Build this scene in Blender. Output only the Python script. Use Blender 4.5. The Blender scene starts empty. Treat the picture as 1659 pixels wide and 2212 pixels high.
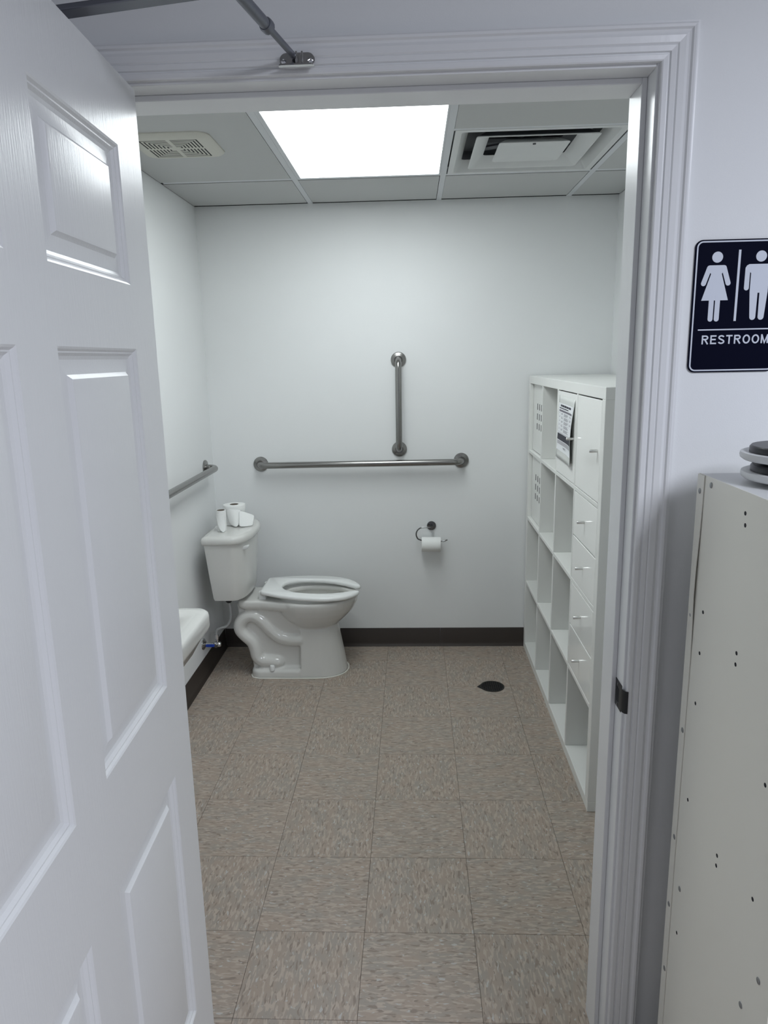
import bpy, bmesh, math, random
from math import sin, cos, pi, radians, hypot, atan2
from mathutils import Vector, Matrix

random.seed(7)
S = bpy.context.scene
COL = S.collection

# ------------------------------------------------------------------ camera
cd = bpy.data.cameras.new('camera')
cam = bpy.data.objects.new('camera', cd); COL.objects.link(cam); S.camera = cam
cd.sensor_fit = 'VERTICAL'; cd.sensor_height = 36.0; cd.sensor_width = 27.0
cd.lens = 1537.8 / 2212 * 36.0
cd.clip_start = 0.02
cF = Vector((-0.042298, 0.97646, -0.21151)); cR = Vector((0.99904, 0.038919, -0.020115)); cU = Vector((0.01141, 0.212158, 0.977169))
cam.matrix_world = Matrix(((cR.x, cU.x, -cF.x, -0.592649), (cR.y, cU.y, -cF.y, -3.719752), (cR.z, cU.z, -cF.z, 1.566735), (0, 0, 0, 1)))

# ------------------------------------------------------------------ world, lights, exposure
w = bpy.data.worlds.new('hall_ambience'); S.world = w; w.use_nodes = True
bg = w.node_tree.nodes['Background']
bg.inputs[0].default_value = (0.80, 0.845, 1.0, 1); bg.inputs[1].default_value = 0.345
def area_light(name, loc, rot, sx, sy, power, color):
    d = bpy.data.lights.new(name, 'AREA'); d.shape = 'RECTANGLE'; d.size = sx; d.size_y = sy
    d.energy = power; d.color = color
    o = bpy.data.objects.new(name, d); COL.objects.link(o); o.location = loc; o.rotation_euler = rot
    return o
area_light('hall_lamp', (0.75, -4.2, 2.465), (0, 0, 0), 0.6, 1.2, 60, (0.84, 0.88, 1.0))
PANEL_STRENGTH = 8.0
S.view_settings.view_transform = 'Standard'; S.view_settings.look = 'None'
S.view_settings.gamma = 1.0; S.view_settings.use_curve_mapping = False
S.view_settings.exposure = 0.0

# ------------------------------------------------------------------ materials
def mat(name, col, rough=0.5, metal=0.0, bump=None, coat=0.0, spec=0.5, ior=1.45):
    m = bpy.data.materials.new(name); m.use_nodes = True
    n = m.node_tree.nodes; l = m.node_tree.links; b = n['Principled BSDF']
    b.inputs['Base Color'].default_value = (*col, 1); b.inputs['Roughness'].default_value = rough
    b.inputs['Metallic'].default_value = metal; b.inputs['IOR'].default_value = ior
    b.inputs['Coat Weight'].default_value = coat
    b.inputs['Specular IOR Level'].default_value = spec
    tc = n.new('ShaderNodeTexCoord')
    nz = n.new('ShaderNodeTexNoise'); nz.inputs['Scale'].default_value = 2.3; nz.inputs['Detail'].default_value = 3
    l.new(tc.outputs['Object'], nz.inputs['Vector'])
    mx = n.new('ShaderNodeMix'); mx.data_type = 'RGBA'
    mx.inputs[6].default_value = (*[c * 0.965 for c in col], 1); mx.inputs[7].default_value = (*[min(1, c * 1.02) for c in col], 1)
    l.new(nz.outputs[0], mx.inputs[0]); l.new(mx.outputs[2], b.inputs['Base Color'])
    if bump:
        sc, st, dist, scl = bump
        n2 = n.new('ShaderNodeTexNoise'); n2.inputs['Scale'].default_value = sc; n2.inputs['Detail'].default_value = 3
        mp = n.new('ShaderNodeMapping'); mp.inputs['Scale'].default_value = scl
        l.new(tc.outputs['Object'], mp.inputs[0]); l.new(mp.outputs[0], n2.inputs['Vector'])
        bp = n.new('ShaderNodeBump'); bp.inputs['Strength'].default_value = st; bp.inputs['Distance'].default_value = dist
        l.new(n2.outputs[0], bp.inputs['Height']); l.new(bp.outputs[0], b.inputs['Normal'])
    return m

def floor_mat(name, along_x):
    m = bpy.data.materials.new(name); m.use_nodes = True
    n = m.node_tree.nodes; l = m.node_tree.links; b = n['Principled BSDF']
    tc = n.new('ShaderNodeTexCoord'); oi = n.new('ShaderNodeObjectInfo')
    ad = n.new('ShaderNodeVectorMath'); ad.operation = 'ADD'
    ml = n.new('ShaderNodeVectorMath'); ml.operation = 'SCALE'; ml.inputs[3].default_value = 37.0
    cx = n.new('ShaderNodeCombineXYZ'); l.new(oi.outputs['Random'], cx.inputs[0]); l.new(oi.outputs['Random'], cx.inputs[1])
    l.new(cx.outputs[0], ml.inputs[0]); l.new(tc.outputs['Object'], ad.inputs[0]); l.new(ml.outputs[0], ad.inputs[1])
    def layer(fl, fc, detail, off):
        mp = n.new('ShaderNodeMapping'); mp.inputs['Scale'].default_value = (fl, fc, 1) if along_x else (fc, fl, 1)
        mp.inputs['Location'].default_value = (off, off * 1.7, 0)
        l.new(ad.outputs[0], mp.inputs[0])
        z = n.new('ShaderNodeTexNoise'); z.inputs['Scale'].default_value = 1.0; z.inputs['Detail'].default_value = detail
        z.inputs['Roughness'].default_value = 0.45; z.inputs['Distortion'].default_value = 0.6
        l.new(mp.outputs[0], z.inputs['Vector']); return z
    def ramp(z, a, bb):
        r = n.new('ShaderNodeMapRange'); r.inputs[1].default_value = a; r.inputs[2].default_value = bb
        l.new(z.outputs[0], r.inputs[0]); return r
    def mix(fac, A, B):
        x = n.new('ShaderNodeMix'); x.data_type = 'RGBA'
        l.new(fac.outputs[0], x.inputs[0])
        for i, v in ((6, A), (7, B)):
            if isinstance(v, tuple): x.inputs[i].default_value = (*v, 1)
            else: l.new(v.outputs[2], x.inputs[i])
        return x
    base, lite, dark, grey = (0.350, 0.285, 0.232), (0.425, 0.355, 0.298), (0.245, 0.200, 0.166), (0.318, 0.282, 0.242)
    c = mix(ramp(layer(10, 22, 2, 3.1), 0.40, 0.62), base, grey)
    c = mix(ramp(layer(33, 125, 1, 0), 0.53, 0.60), c, lite)
    c = mix(ramp(layer(36, 130, 1, 9.3), 0.60, 0.67), c, dark)
    c = mix(ramp(layer(50, 120, 1, 21.3), 0.67, 0.71), c, (0.44, 0.42, 0.40))
    l.new(c.outputs[2], b.inputs['Base Color'])
    b.inputs['Roughness'].default_value = 0.5; b.inputs['Specular IOR Level'].default_value = 0.35
    return m

M = {}
M['wall'] = mat('wall_paint', (0.83, 0.845, 0.845), 0.6, bump=(420, 0.10, 0.002, (1, 1, 1)), spec=0.3)
M['trim'] = mat('trim_paint', (0.80, 0.81, 0.815), 0.28, bump=(60, 0.10, 0.003, (1, 1, 0.25)))
M['door'] = mat('door_paint', (0.79, 0.80, 0.805), 0.30, bump=(150, 0.20, 0.002, (2.2, 2.2, 0.14)))
M['tile'] = mat('ceiling_tile', (0.54, 0.55, 0.545), 0.75, bump=(260, 0.08, 0.002, (1, 1, 1)), spec=0.2)
M['hallceil'] = mat('hall_ceiling_tile', (0.40, 0.41, 0.41), 0.8)
M['tee'] = mat('ceiling_tee', (0.64, 0.66, 0.68), 0.5)
M['plenum'] = mat('plenum_shade', (0.02, 0.02, 0.022), 0.9)  # near-black colour stands for the shade above the ceiling tiles
M['base'] = mat('cove_base', (0.042, 0.033, 0.028), 0.42)
M['china'] = mat('vitreous_china', (0.70, 0.70, 0.67), 0.10, coat=0.3)
M['seat'] = mat('seat_plastic', (0.84, 0.855, 0.84), 0.22)
M['rubber'] = mat('black_rubber', (0.015, 0.015, 0.015), 0.6)
M['steel'] = mat('brushed_steel', (0.30, 0.295, 0.285), 0.27, 1.0, bump=(300, 0.08, 0.001, (0.05, 1, 1)))
M['chrome'] = mat('chrome', (0.62, 0.62, 0.62), 0.12, 1.0)
M['nickel'] = mat('dark_nickel', (0.17, 0.175, 0.175), 0.22, 1.0)
M['closer'] = mat('closer_metal', (0.20, 0.21, 0.24), 0.42, 0.7)
M['hose'] = mat('braided_hose', (0.42, 0.43, 0.43), 0.5, 0.4, bump=(900, 0.5, 0.002, (1, 1, 1)))
M['blue'] = mat('blue_plastic', (0.008, 0.045, 0.36), 0.35)
M['cab'] = mat('white_laminate', (0.80, 0.81, 0.78), 0.35)
M['cabgloss'] = mat('gloss_front', (0.90, 0.91, 0.88), 0.10)
M['alu'] = mat('satin_aluminium', (0.80, 0.80, 0.78), 0.3, 1.0)
M['tissue'] = mat('tissue_paper', (0.86, 0.87, 0.85), 0.9, bump=(90, 0.2, 0.002, (1, 1, 1)), spec=0.1)
M['card'] = mat('roll_core', (0.16, 0.13, 0.10), 0.9)
M['paper'] = mat('notice_paper', (0.84, 0.86, 0.88), 0.5)
M['sleeve'] = mat('plastic_sleeve', (0.70, 0.72, 0.69), 0.18)
M['ink'] = mat('ink', (0.03, 0.03, 0.045), 0.6)
M['inkgrey'] = mat('ink_grey', (0.19, 0.18, 0.21), 0.6)
M['navy'] = mat('sign_navy', (0.0025, 0.0035, 0.014), 0.6, spec=0.05)
M['signwhite'] = mat('sign_white', (0.64, 0.68, 0.76), 0.5)
M['lockr'] = mat('locker_enamel', (0.86, 0.85, 0.77), 0.30, bump=(6, 0.05, 0.01, (1, 1, 1)))
M['rivet'] = mat('rivet_zinc', (0.33, 0.34, 0.34), 0.4, 0.6)
M['hole'] = mat('hole_shade', (0.012, 0.012, 0.016), 0.8)  # near-black colour stands for the shade inside holes and slots
M['fan'] = mat('fan_plastic', (0.60, 0.595, 0.53), 0.5)
M['vent'] = mat('vent_enamel', (0.66, 0.675, 0.67), 0.45)
M['duct_and_shade'] = mat('duct_metal_and_shade', (0.10, 0.105, 0.115), 0.5, 0.5)  # duct metal, also painted on vent back faces as shade
M['black'] = mat('black_plastic', (0.012, 0.012, 0.018), 0.35)
M['dishw'] = mat('white_plastic', (0.72, 0.73, 0.73), 0.35)
M['drain'] = mat('drain_iron', (0.030, 0.029, 0.024), 0.45, 0.5)
M['strike'] = mat('strike_bronze', (0.05, 0.052, 0.055), 0.4, 0.8)
M['caulk'] = mat('white_caulk', (0.80, 0.79, 0.73), 0.5)
M['floorx'] = floor_mat('vinyl_tile_grain_across', True)
M['floory'] = floor_mat('vinyl_tile_grain_along', False)
M['subfloor'] = mat('joint_dark', (0.13, 0.11, 0.095), 0.8)
lm = bpy.data.materials.new('lit_diffuser'); lm.use_nodes = True
nt = lm.node_tree; nt.nodes.clear()
o_ = nt.nodes.new('ShaderNodeOutputMaterial'); e_ = nt.nodes.new('ShaderNodeEmission')
e_.inputs[0].default_value = (0.925, 0.985, 1.0, 1); e_.inputs[1].default_value = PANEL_STRENGTH
nt.links.new(e_.outputs[0], o_.inputs[0]); M['lit'] = lm

# ------------------------------------------------------------------ mesh helpers
class MB:
    def __init__(s): s.v = []; s.f = []
    def add(s, v, f):
        k = len(s.v); s.v += [tuple(p) for p in v]; s.f += [tuple(i + k for i in q) for q in f]; return s
    def box(s, a, b):
        (x0, y0, z0), (x1, y1, z1) = a, b
        x0, x1 = sorted((x0, x1)); y0, y1 = sorted((y0, y1)); z0, z1 = sorted((z0, z1))
        return s.add([(x0, y0, z0), (x1, y0, z0), (x1, y1, z0), (x0, y1, z0), (x0, y0, z1), (x1, y0, z1), (x1, y1, z1), (x0, y1, z1)],
                     [(0, 3, 2, 1), (4, 5, 6, 7), (0, 1, 5, 4), (1, 2, 6, 5), (2, 3, 7, 6), (3, 0, 4, 7)])
    def loft(s, rings, cap0=True, cap1=True, closed=True):
        n = len(rings[0]); v = [p for r in rings for p in r]; f = []
        for i in range(len(rings) - 1):
            for j in range(n if closed else n - 1):
                a = i * n + j; b = i * n + (j + 1) % n
                f.append((a, b, b + n, a + n))
        if cap0: f.append(tuple(reversed(range(n))))
        if cap1: f.append(tuple((len(rings) - 1) * n + j for j in range(n)))
        return s.add(v, f)
    def tube(s, path, r, n=12, cap=True):
        P = [Vector(p) for p in path]; R = r if isinstance(r, (list, tuple)) else [r] * len(P)
        rings = []; up = None
        for i, p in enumerate(P):
            t = (P[min(i + 1, len(P) - 1)] - P[max(i - 1, 0)]).normalized()
            if up is None:
                up = Vector((0, 0, 1)) if abs(t.z) < 0.9 else Vector((1, 0, 0))
            u = (up - t * up.dot(t)).normalized(); up = u; q = t.cross(u)
            rings.append([p + (u * cos(2 * pi * k / n) + q * sin(2 * pi * k / n)) * R[i] for k in range(n)])
        return s.loft(rings, cap, cap)
    def lathe(s, prof, o, ax=(0, 0, 1), n=28, cap0=False, cap1=False):
        a = Vector(ax).normalized(); u = a.orthogonal().normalized(); q = a.cross(u); o = Vector(o)
        rings = [[o + a * h + (u * cos(2 * pi * k / n) + q * sin(2 * pi * k / n)) * max(r, 1e-5) for k in range(n)] for r, h in prof]
        return s.loft(rings, cap0, cap1)
    def prism(s, poly, a, b, to):
        """poly of 2-D points extruded between depths a and b; to(u, v, d) -> point"""
        return s.loft([[to(u, v, a) for u, v in poly], [to(u, v, b) for u, v in poly]])
    def perf(s, xs, ys, hole, d0, d1, to):
        """solid plate made of grid cells with some cells left open"""
        nx, ny = len(xs), len(ys); full = lambda i, j: 0 <= i < nx - 1 and 0 <= j < ny - 1 and not hole(i, j)
        vid = {}; v = []; f = []
        def V(i, j, d):
            k = (i, j, d)
            if k not in vid: vid[k] = len(v); v.append(to(xs[i], ys[j], d0 if d == 0 else d1))
            return vid[k]
        for i in range(nx - 1):
            for j in range(ny - 1):
                if not full(i, j): continue
                f.append((V(i, j, 0), V(i, j + 1, 0), V(i + 1, j + 1, 0), V(i + 1, j, 0)))
                f.append((V(i, j, 1), V(i + 1, j, 1), V(i + 1, j + 1, 1), V(i, j + 1, 1)))
                for (di, dj, p, q) in ((-1, 0, (i, j + 1), (i, j)), (1, 0, (i + 1, j), (i + 1, j + 1)), (0, -1, (i, j), (i + 1, j)), (0, 1, (i + 1, j + 1), (i, j + 1))):
                    if not full(i + di, j + dj):
                        f.append((V(*p, 0), V(*q, 0), V(*q, 1), V(*p, 1)))
        return s.add(v, f)
    def mesh(s, name, smooth=35):
        me = bpy.data.meshes.new(name); me.from_pydata(s.v, [], s.f)
        bm = bmesh.new(); bm.from_mesh(me); bmesh.ops.recalc_face_normals(bm, faces=bm.faces); bm.to_mesh(me); bm.free()
        if smooth:
            me.shade_smooth(); me.set_sharp_from_angle(angle=radians(smooth))
        return me
    def build(s, name, m, parent=None, bevel=0, seg=2, smooth=35, origin=None):
        if origin is not None:
            O = Vector(origin); s.v = [tuple(Vector(p) - O) for p in s.v]
        me = s.mesh(name, smooth); me.materials.append(m if not isinstance(m, str) else M[m])
        o = bpy.data.objects.new(name, me); COL.objects.link(o)
        if origin is not None: o.location = origin
        if parent is not None:
            o.parent = parent
            o.matrix_parent_inverse = Matrix.Translation(-abs_loc(parent))
        if bevel:
            b = o.modifiers.new('bevel', 'BEVEL'); b.width = bevel; b.segments = seg; b.limit_method = 'ANGLE'; b.angle_limit = radians(40)
            b.harden_normals = False
        return o
def abs_loc(o):
    v = Vector(o.location)
    if o.parent: v = v + o.parent_off if hasattr(o, 'parent_off') else abs_loc(o.parent) * 0 + v
    return v
def thing(name, label, cat, loc, group=None):
    o = bpy.data.objects.new(name, None); COL.objects.link(o); o.location = loc; o.empty_display_size = 0.05
    o['label'] = label; o['category'] = cat
    if group: o['group'] = group
    return o
def struct(name, label, loc=None, o=None):
    if o is None:
        o = bpy.data.objects.new(name, None); COL.objects.link(o); o.location = loc or (0, 0, 0); o.empty_display_size = 0.05
    o['kind'] = 'structure'; o['label'] = label
    return o
def arc(c, r, a0, a1, n, to):
    return [to(c[0] + r * cos(a0 + (a1 - a0) * i / n), c[1] + r * sin(a0 + (a1 - a0) * i / n)) for i in range(n + 1)]
def rrect(x0, y0, x1, y1, r, n=6):
    P = []
    for cx, cy, a in ((x1 - r, y1 - r, 0), (x0 + r, y1 - r, pi / 2), (x0 + r, y0 + r, pi), (x1 - r, y0 + r, 1.5 * pi)):
        P += [(cx + r * cos(a + pi / 2 * i / n), cy + r * sin(a + pi / 2 * i / n)) for i in range(n + 1)]
    return P
def bez(p0, p1, p2, p3, n=10):
    p0, p1, p2, p3 = map(Vector, (p0, p1, p2, p3))
    return [p0 * (1 - t) ** 3 + p1 * 3 * t * (1 - t) ** 2 + p2 * 3 * t * t * (1 - t) + p3 * t ** 3 for t in [i / n for i in range(n + 1)]]
def catmull(P, n=6):
    P = [Vector(p) for p in P]; Q = [P[0] * 2 - P[1]] + P + [P[-1] * 2 - P[-2]]; R = []
    for i in range(1, len(Q) - 2):
        for k in range(n):
            t = k / n; a, b, c, d = Q[i - 1], Q[i], Q[i + 1], Q[i + 2]
            R.append(0.5 * ((2 * b) + (c - a) * t + (2 * a - 5 * b + 4 * c - d) * t * t + (3 * b - a - 3 * c + d) * t ** 3))
    R.append(P[-1]); return R

# ------------------------------------------------------------------ dimensions
XL, XR, YB, YI, YE, HC = -1.66, 0.412, 0.0, -2.26, -2.38, 2.314
JL, JR = -1.125, -0.178              # rabbet faces of the left and right jamb
ZH = 2.034                           # rabbet of the head jamb
T = 0.3048

# ------------------------------------------------------------------ floor
fb = MB(); fb.box((-3.2, -6.0, -0.06), (2.2, 0.12, -0.0028))
floor = fb.build('floor', 'subfloor', smooth=0); struct('floor', 'floor of square beige flecked vinyl tiles in alternating grain', o=floor)
x0, q0 = -0.135, 0.2002
def cuts(c0, step, lo, hi):
    k = math.ceil((lo - c0) / step - 1e-6); r = [lo]
    while c0 + k * step < hi - 1e-4:
        if c0 + k * step > lo + 1e-4: r.append(c0 + k * step)
        k += 1
    return r + [hi]
cache = {}
def tile_mesh(nx, ny, m):
    k = (round(nx, 3), round(ny, 3), m)
    if k not in cache:
        g = 0.00045; b = MB()
        hx, hy = nx / 2 - g, ny / 2 - g; e = 0.0005
        b.loft([[(-hx, -hy, -0.003), (hx, -hy, -0.003), (hx, hy, -0.003), (-hx, hy, -0.003)],
                [(-hx, -hy, -0.0005), (hx, -hy, -0.0005), (hx, hy, -0.0005), (-hx, hy, -0.0005)],
                [(-hx + e, -hy + e, 0), (hx - e, -hy + e, 0), (hx - e, hy - e, 0), (-hx + e, hy - e, 0)]])
        cache[k] = b.mesh('floor_tile', 0); cache[k].materials.append(M[m])
    return cache[k]
def lay(xa, xb, ya, yb):
    xs = cuts(x0, T, xa, xb); ys = cuts(-q0, T, ya, yb)
    for i in range(len(xs) - 1):
        for j in range(len(ys) - 1):
            cx, cy = (xs[i] + xs[i + 1]) / 2, (ys[j] + ys[j + 1]) / 2
            I = math.floor((cx - x0) / T); J = math.floor((-q0 - cy) / T)
            o = bpy.data.objects.new('floor_tile', tile_mesh(xs[i + 1] - xs[i], ys[j + 1] - ys[j], 'floory' if (I + J) % 2 else 'floorx'))
            o.location = (cx, cy, 0); COL.objects.link(o); o.parent = floor
lay(XL, XR, -2.3, YB)
lay(JL, JR, -2.55, -2.3)
lay(-3.0, 2.0, -4.6, -2.55)

# ------------------------------------------------------------------ walls
def wall(name, label, a, b):
    return struct(name, label, o=MB().box(a, b).build(name, 'wall', smooth=0))
wall('wall_back', 'white painted back wall behind the toilet and grab bars', (XL - 0.12, YB, 0), (XR + 0.12, YB + 0.12, HC + 0.3))
wall('wall_left', 'white painted left wall beside the toilet tank', (XL - 0.12, YI, 0), (XL, YB, HC + 0.3))
wall('wall_right', 'white painted right wall behind the bookcase', (XR, YI, 0), (XR + 0.12, YB, HC + 0.3))
fw = MB()
fw.perf([-3.2, JL - 0.02, JR + 0.02, 2.2], [0, ZH + 0.02, 2.75], lambda i, j: i == 1 and j == 0, YE, YI, lambda u, v, d: (u, d, v))
struct('wall_front', 'white painted hall wall around the doorway and beside the sign', o=fw.build('wall_front', 'wall', smooth=0))

# ------------------------------------------------------------------ ceiling of tiles in a grid
ceil = MB().box((XL, YI, HC + 0.16), (XR, YB, HC + 0.2)).box((XL, YB - 0.004, HC + 0.001), (XR, YB - 0.0002, HC + 0.16)).box((XL + 0.0002, YI, HC + 0.001), (XL + 0.003, YB - 0.004, HC + 0.16)).box((XR - 0.003, YI, HC + 0.001), (XR - 0.0002, YB - 0.004, HC + 0.16)).build('ceiling', 'plenum', smooth=0)  # dark slab and skirts put in so the tile gaps read as shade
struct('ceiling', 'suspended ceiling of pale grey square panels above the toilet room', o=ceil)
XT = [XL, -1.083, -0.455, 0.170, XR]
for x in XT[1:-1]:
    b = MB(); b.box((x - 0.012, YI, HC - 0.001), (x + 0.012, YB, HC + 0.001)); b.box((x - 0.001, YI, HC), (x + 0.001, YB, HC + 0.03))
    b.build('grid_tee', 'tee', ceil, smooth=0)
YT = [0.0, -0.489, -1.092, -1.715, YI]
for i, yl in ((0, [-0.489, -1.715]), (1, [-0.489, -1.715]), (2, [-0.489, -1.092, -1.715]), (3, [-0.489, -1.092, -1.715])):
    for y in yl:
        b = MB(); b.box((XT[i] + 0.012, y - 0.011, HC - 0.0002), (XT[i + 1] - 0.012, y + 0.011, HC + 0.002)); b.box((XT[i] + 0.012, y - 0.001, HC), (XT[i + 1] - 0.012, y + 0.001, HC + 0.03))
        b.build('cross_tee', 'tee', ceil, smooth=0)
def ctile(i, ya, yb):
    xa = XT[i] + (0.013 if i else 0.004); xb = XT[i + 1] - (0.0145 if i < 3 else 0.004)
    y_near = ya + 0.022 if ya > YI + 0.01 else ya; y_far = yb - (0.0125 if yb < -0.01 else 0.026)
    MB().box((xa, y_near, HC - 0.0006), (xb, y_far, HC + 0.0025)).build('ceiling_tile', 'tile', ceil, smooth=0)
for i in range(4): ctile(i, -0.489, 0); ctile(i, YI, -1.715)
ctile(0, -1.715, -0.489); ctile(2, -1.715, -1.092); ctile(3, -1.092, -0.489); ctile(3, -1.715, -1.092)

hc_ = MB().box((-3.2, -6.0, 2.48), (2.2, YE, 2.60)).build('ceiling', 'hallceil', smooth=0)
struct('ceiling', 'plain pale ceiling over the hall outside the doorway', o=hc_)

# ------------------------------------------------------------------ base boards, cove profile
def cove(name, label, pieces, to):
    o = struct(name, label)
    prof = [(0, 0), (0.016, 0), (0.015, 0.003), (0.008, 0.010), (0.005, 0.020), (0.004, 0.100), (0.002, 0.1035), (0, 0.1035)]
    for a, b in pieces:
        MB().loft([[to(a, d, z) for d, z in prof], [to(b, d, z) for d, z in prof]]).build('base_strip', 'base', o, smooth=50)
cove('baseboard_back', 'dark brown vinyl cove base along the back wall', [(XL + 0.005, -0.4555), (-0.4545, XR)], lambda a, d, z: (a, YB - d, z))
cove('baseboard_left', 'dark brown vinyl cove base along the left wall', [(-0.005, -1.2), (-1.201, YI)], lambda a, d, z: (XL + d, a, z))

# ------------------------------------------------------------------ door frame: jambs, stops, casing
jb = struct('trim_1', 'white painted door jamb with stop around the opening')
def jbox(a, b, n): MB().box(a, b).build(n, 'trim', jb, bevel=0.0015, seg=2, smooth=35)
jbox((JR, YE, 0), (JR + 0.02, YI, ZH + 0.02), 'side_jamb'); jbox((JL - 0.02, YE, 0), (JL, YI, ZH + 0.02), 'side_jamb'); jbox((JL, YE, ZH), (JR, YI, ZH + 0.02), 'head_jamb')
jbox((JR - 0.010, YE + 0.045, 0), (JR, YI, ZH), 'door_stop'); jbox((JL, YE + 0.045, 0), (JL + 0.010, YI, ZH), 'door_stop'); jbox((JL + 0.010, YE + 0.045, ZH - 0.010), (JR - 0.010, YI, ZH), 'door_stop')
cs = struct('trim_2', 'white moulded door casing with a stepped profile around the doorway')
prof = [(0, 0), (0, 0.0095), (0.002, 0.011), (0.009, 0.0115), (0.0105, 0.009), (0.0125, 0.009), (0.014, 0.0125), (0.022, 0.0135), (0.0235, 0.012), (0.026, 0.0145),
        (0.036, 0.0155), (0.041, 0.0135), (0.0445, 0.0145), (0.047, 0.018), (0.051, 0.0188), (0.0535, 0.0175), (0.0545, 0.0155), (0.057, 0.0155), (0.057, 0)]
il, ir, iz = JL - 0.005, JR + 0.005, ZH + 0.005
def P(side, z, wd, d): return (side[0] + side[1] * wd, YE - d, z)
R_ = (ir, 1); L_ = (il, -1)
MB().loft([[P(R_, 0, a, d) for a, d in prof], [P(R_, iz + a, a, d) for a, d in prof]]).build('side_casing', 'trim', cs, smooth=25)
MB().loft([[P(L_, 0, a, d) for a, d in prof], [P(L_, iz + a, a, d) for a, d in prof]]).build('side_casing', 'trim', cs, smooth=25)
MB().loft([[(il - a, YE - d, iz + a) for a, d in prof], [(ir + a, YE - d, iz + a) for a, d in prof]]).build('head_casing', 'trim', cs, smooth=25)
# strike plate on the right jamb
st = thing('strike_plate', 'dark metal strike plate let into the right door jamb', 'strike plate', (JR, YE + 0.028, 0.883))
sp = MB(); g = 0.0012
ys = [YE + 0.004, YE + 0.020, YE + 0.036, YE + 0.054]; zs = [0.8535, 0.866, 0.897, 0.9115]
sp.perf(ys, zs, lambda i, j: i == 1 and j == 1, JR - g, JR + 0.0008, lambda u, v, d: (d, u, v))
sp.build('plate', 'strike', st, bevel=0.0006, seg=1)
lip = [(YE + 0.004, JR - g), (YE - 0.004, JR - 0.0008), (YE - 0.0105, JR + 0.0025), (YE - 0.0125, JR + 0.008)]
MB().loft([[(x, y, z) for z in (0.8585, 0.8615, 0.9035, 0.9065) for _ in (0,)] for (y, x) in lip], False, False, closed=False).build('lip', 'strike', st)
st.children[-1].modifiers.new('t', 'SOLIDIFY').thickness = 0.0012
MB().box((JR - 0.0004, ys[1] - 0.001, zs[1] - 0.001), (JR + 0.001, ys[2] + 0.001, zs[2] + 0.001)).build('latch_pocket', 'hole', st, smooth=0)  # dark fill paints the shade in the latch hole
for z in (0.8595, 0.9045): MB().lathe([(0.0035, 0), (0.0035, 0.0006), (0, 0.0009)], (JR - g, YE + 0.028, z), (-1, 0, 0), 12).build('screw', 'nickel', st)

# ------------------------------------------------------------------ open six panel door
da = radians(-87.56); dd = Vector((cos(da), sin(da), 0)); dn = Vector((0.99909, 0.04257, 0)); d0 = Vector((-1.062, -2.396, 0))
def D(s, z, t): return tuple(d0 + dd * s + dn * t + Vector((0, 0, z)))
door = struct('door_1', 'white six panel moulded door standing open towards the viewer', (-1.062, -2.396, 0))
DS = [0, 0.110, 0.410, 0.515, 0.815, 0.925]; DZ = [0.012, 0.245, 0.790, 0.975, 1.590, 1.693, 1.907, 2.022]
MB().perf(DS, DZ, lambda i, j: i in (1, 3) and j in (1, 3, 5), -0.044, 0, D).build('door_leaf', 'door', door, smooth=0)
PP = [(0, 0.0), (0.003, -0.0015), (0.006, -0.0050), (0.008, -0.0052), (0.012, -0.0095), (0.017, -0.0115), (0.022, -0.0115), (0.037, -0.0085), (0.0385, -0.0075), (0.043, -0.0030), (0.047, -0.0022)]
for i in (1, 3):
    for j in (1, 3, 5):
        s0, s1, z0, z1 = DS[i], DS[i + 1], DZ[j], DZ[j + 1]; b = MB()
        for sg, base in ((1, 0.0), (-1, -0.044)):
            rings = [[D(s0 + a, z0 + a, base + sg * t), D(s1 - a, z0 + a, base + sg * t), D(s1 - a, z1 - a, base + sg * t), D(s0 + a, z1 - a, base + sg * t)] for a, t in PP]
            b.loft(rings, False, True)
        b.build('door_panel', 'door', door, smooth=12)
for z in (0.25, 1.02, 1.80):
    h = MB(); h.lathe([(0.006, -0.045), (0.006, 0.045)], D(-0.006, z, -0.046), n=12, cap0=True, cap1=True); h.build('hinge', 'nickel', door)
# ------------------------------------------------------------------ door closer
cl = thing('door_closer', 'grey door closer with folding arm from open door to door head', 'door closer', tuple(Vector(D(0.25, 1.97, -0.075))))
pv = Vector(D(0.200, 2.0, -0.08))
cb = MB(); cb.prism(rrect(0.085, 1.93, 0.325, 1.985, 0.012), -0.105, -0.0445, lambda u, v, d: D(u, v, d)); cb.build('closer_body', 'closer', cl, bevel=0.004)
MB().lathe([(0.012, 0), (0.012, 0.075), (0.009, 0.078)], (pv.x, pv.y, 1.986), n=16, cap1=True).build('spindle', 'closer', cl)
el = Vector((-0.841, -2.652, 2.066)); zA = 2.052
av = (Vector((el.x, el.y, 0)) - Vector((pv.x, pv.y, 0))).normalized(); an = Vector((-av.y, av.x, 0))
a0 = Vector((pv.x, pv.y, 0)); a1 = Vector((el.x, el.y, 0))
def armring(p, hw): return [tuple(p + an * hw + Vector((0, 0, zA - 0.004))), tuple(p - an * hw + Vector((0, 0, zA - 0.004))), tuple(p - an * hw + Vector((0, 0, zA + 0.004))), tuple(p + an * hw + Vector((0, 0, zA + 0.004)))]
MB().loft([armring(a0 - av * 0.012, 0.013), armring(a0 + av * 0.05, 0.0135), armring(a1 + av * 0.012, 0.0115)]).build('main_arm', 'closer', cl, bevel=0.0015)
MB().lathe([(0.012, -0.014), (0.012, 0.010), (0.008, 0.013)], (el.x, el.y, 2.062), n=16, cap0=True, cap1=True).build('elbow_pin', 'closer', cl)
sh = Vector((-0.784, YE - 0.030, 2.060)); e2 = Vector((el.x, el.y, 2.070)); k = e2.lerp(sh, 0.60)
MB().tube([e2, e2.lerp(sh, 0.56)], 0.0085, 14).build('forearm_sleeve', 'closer', cl)
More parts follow.
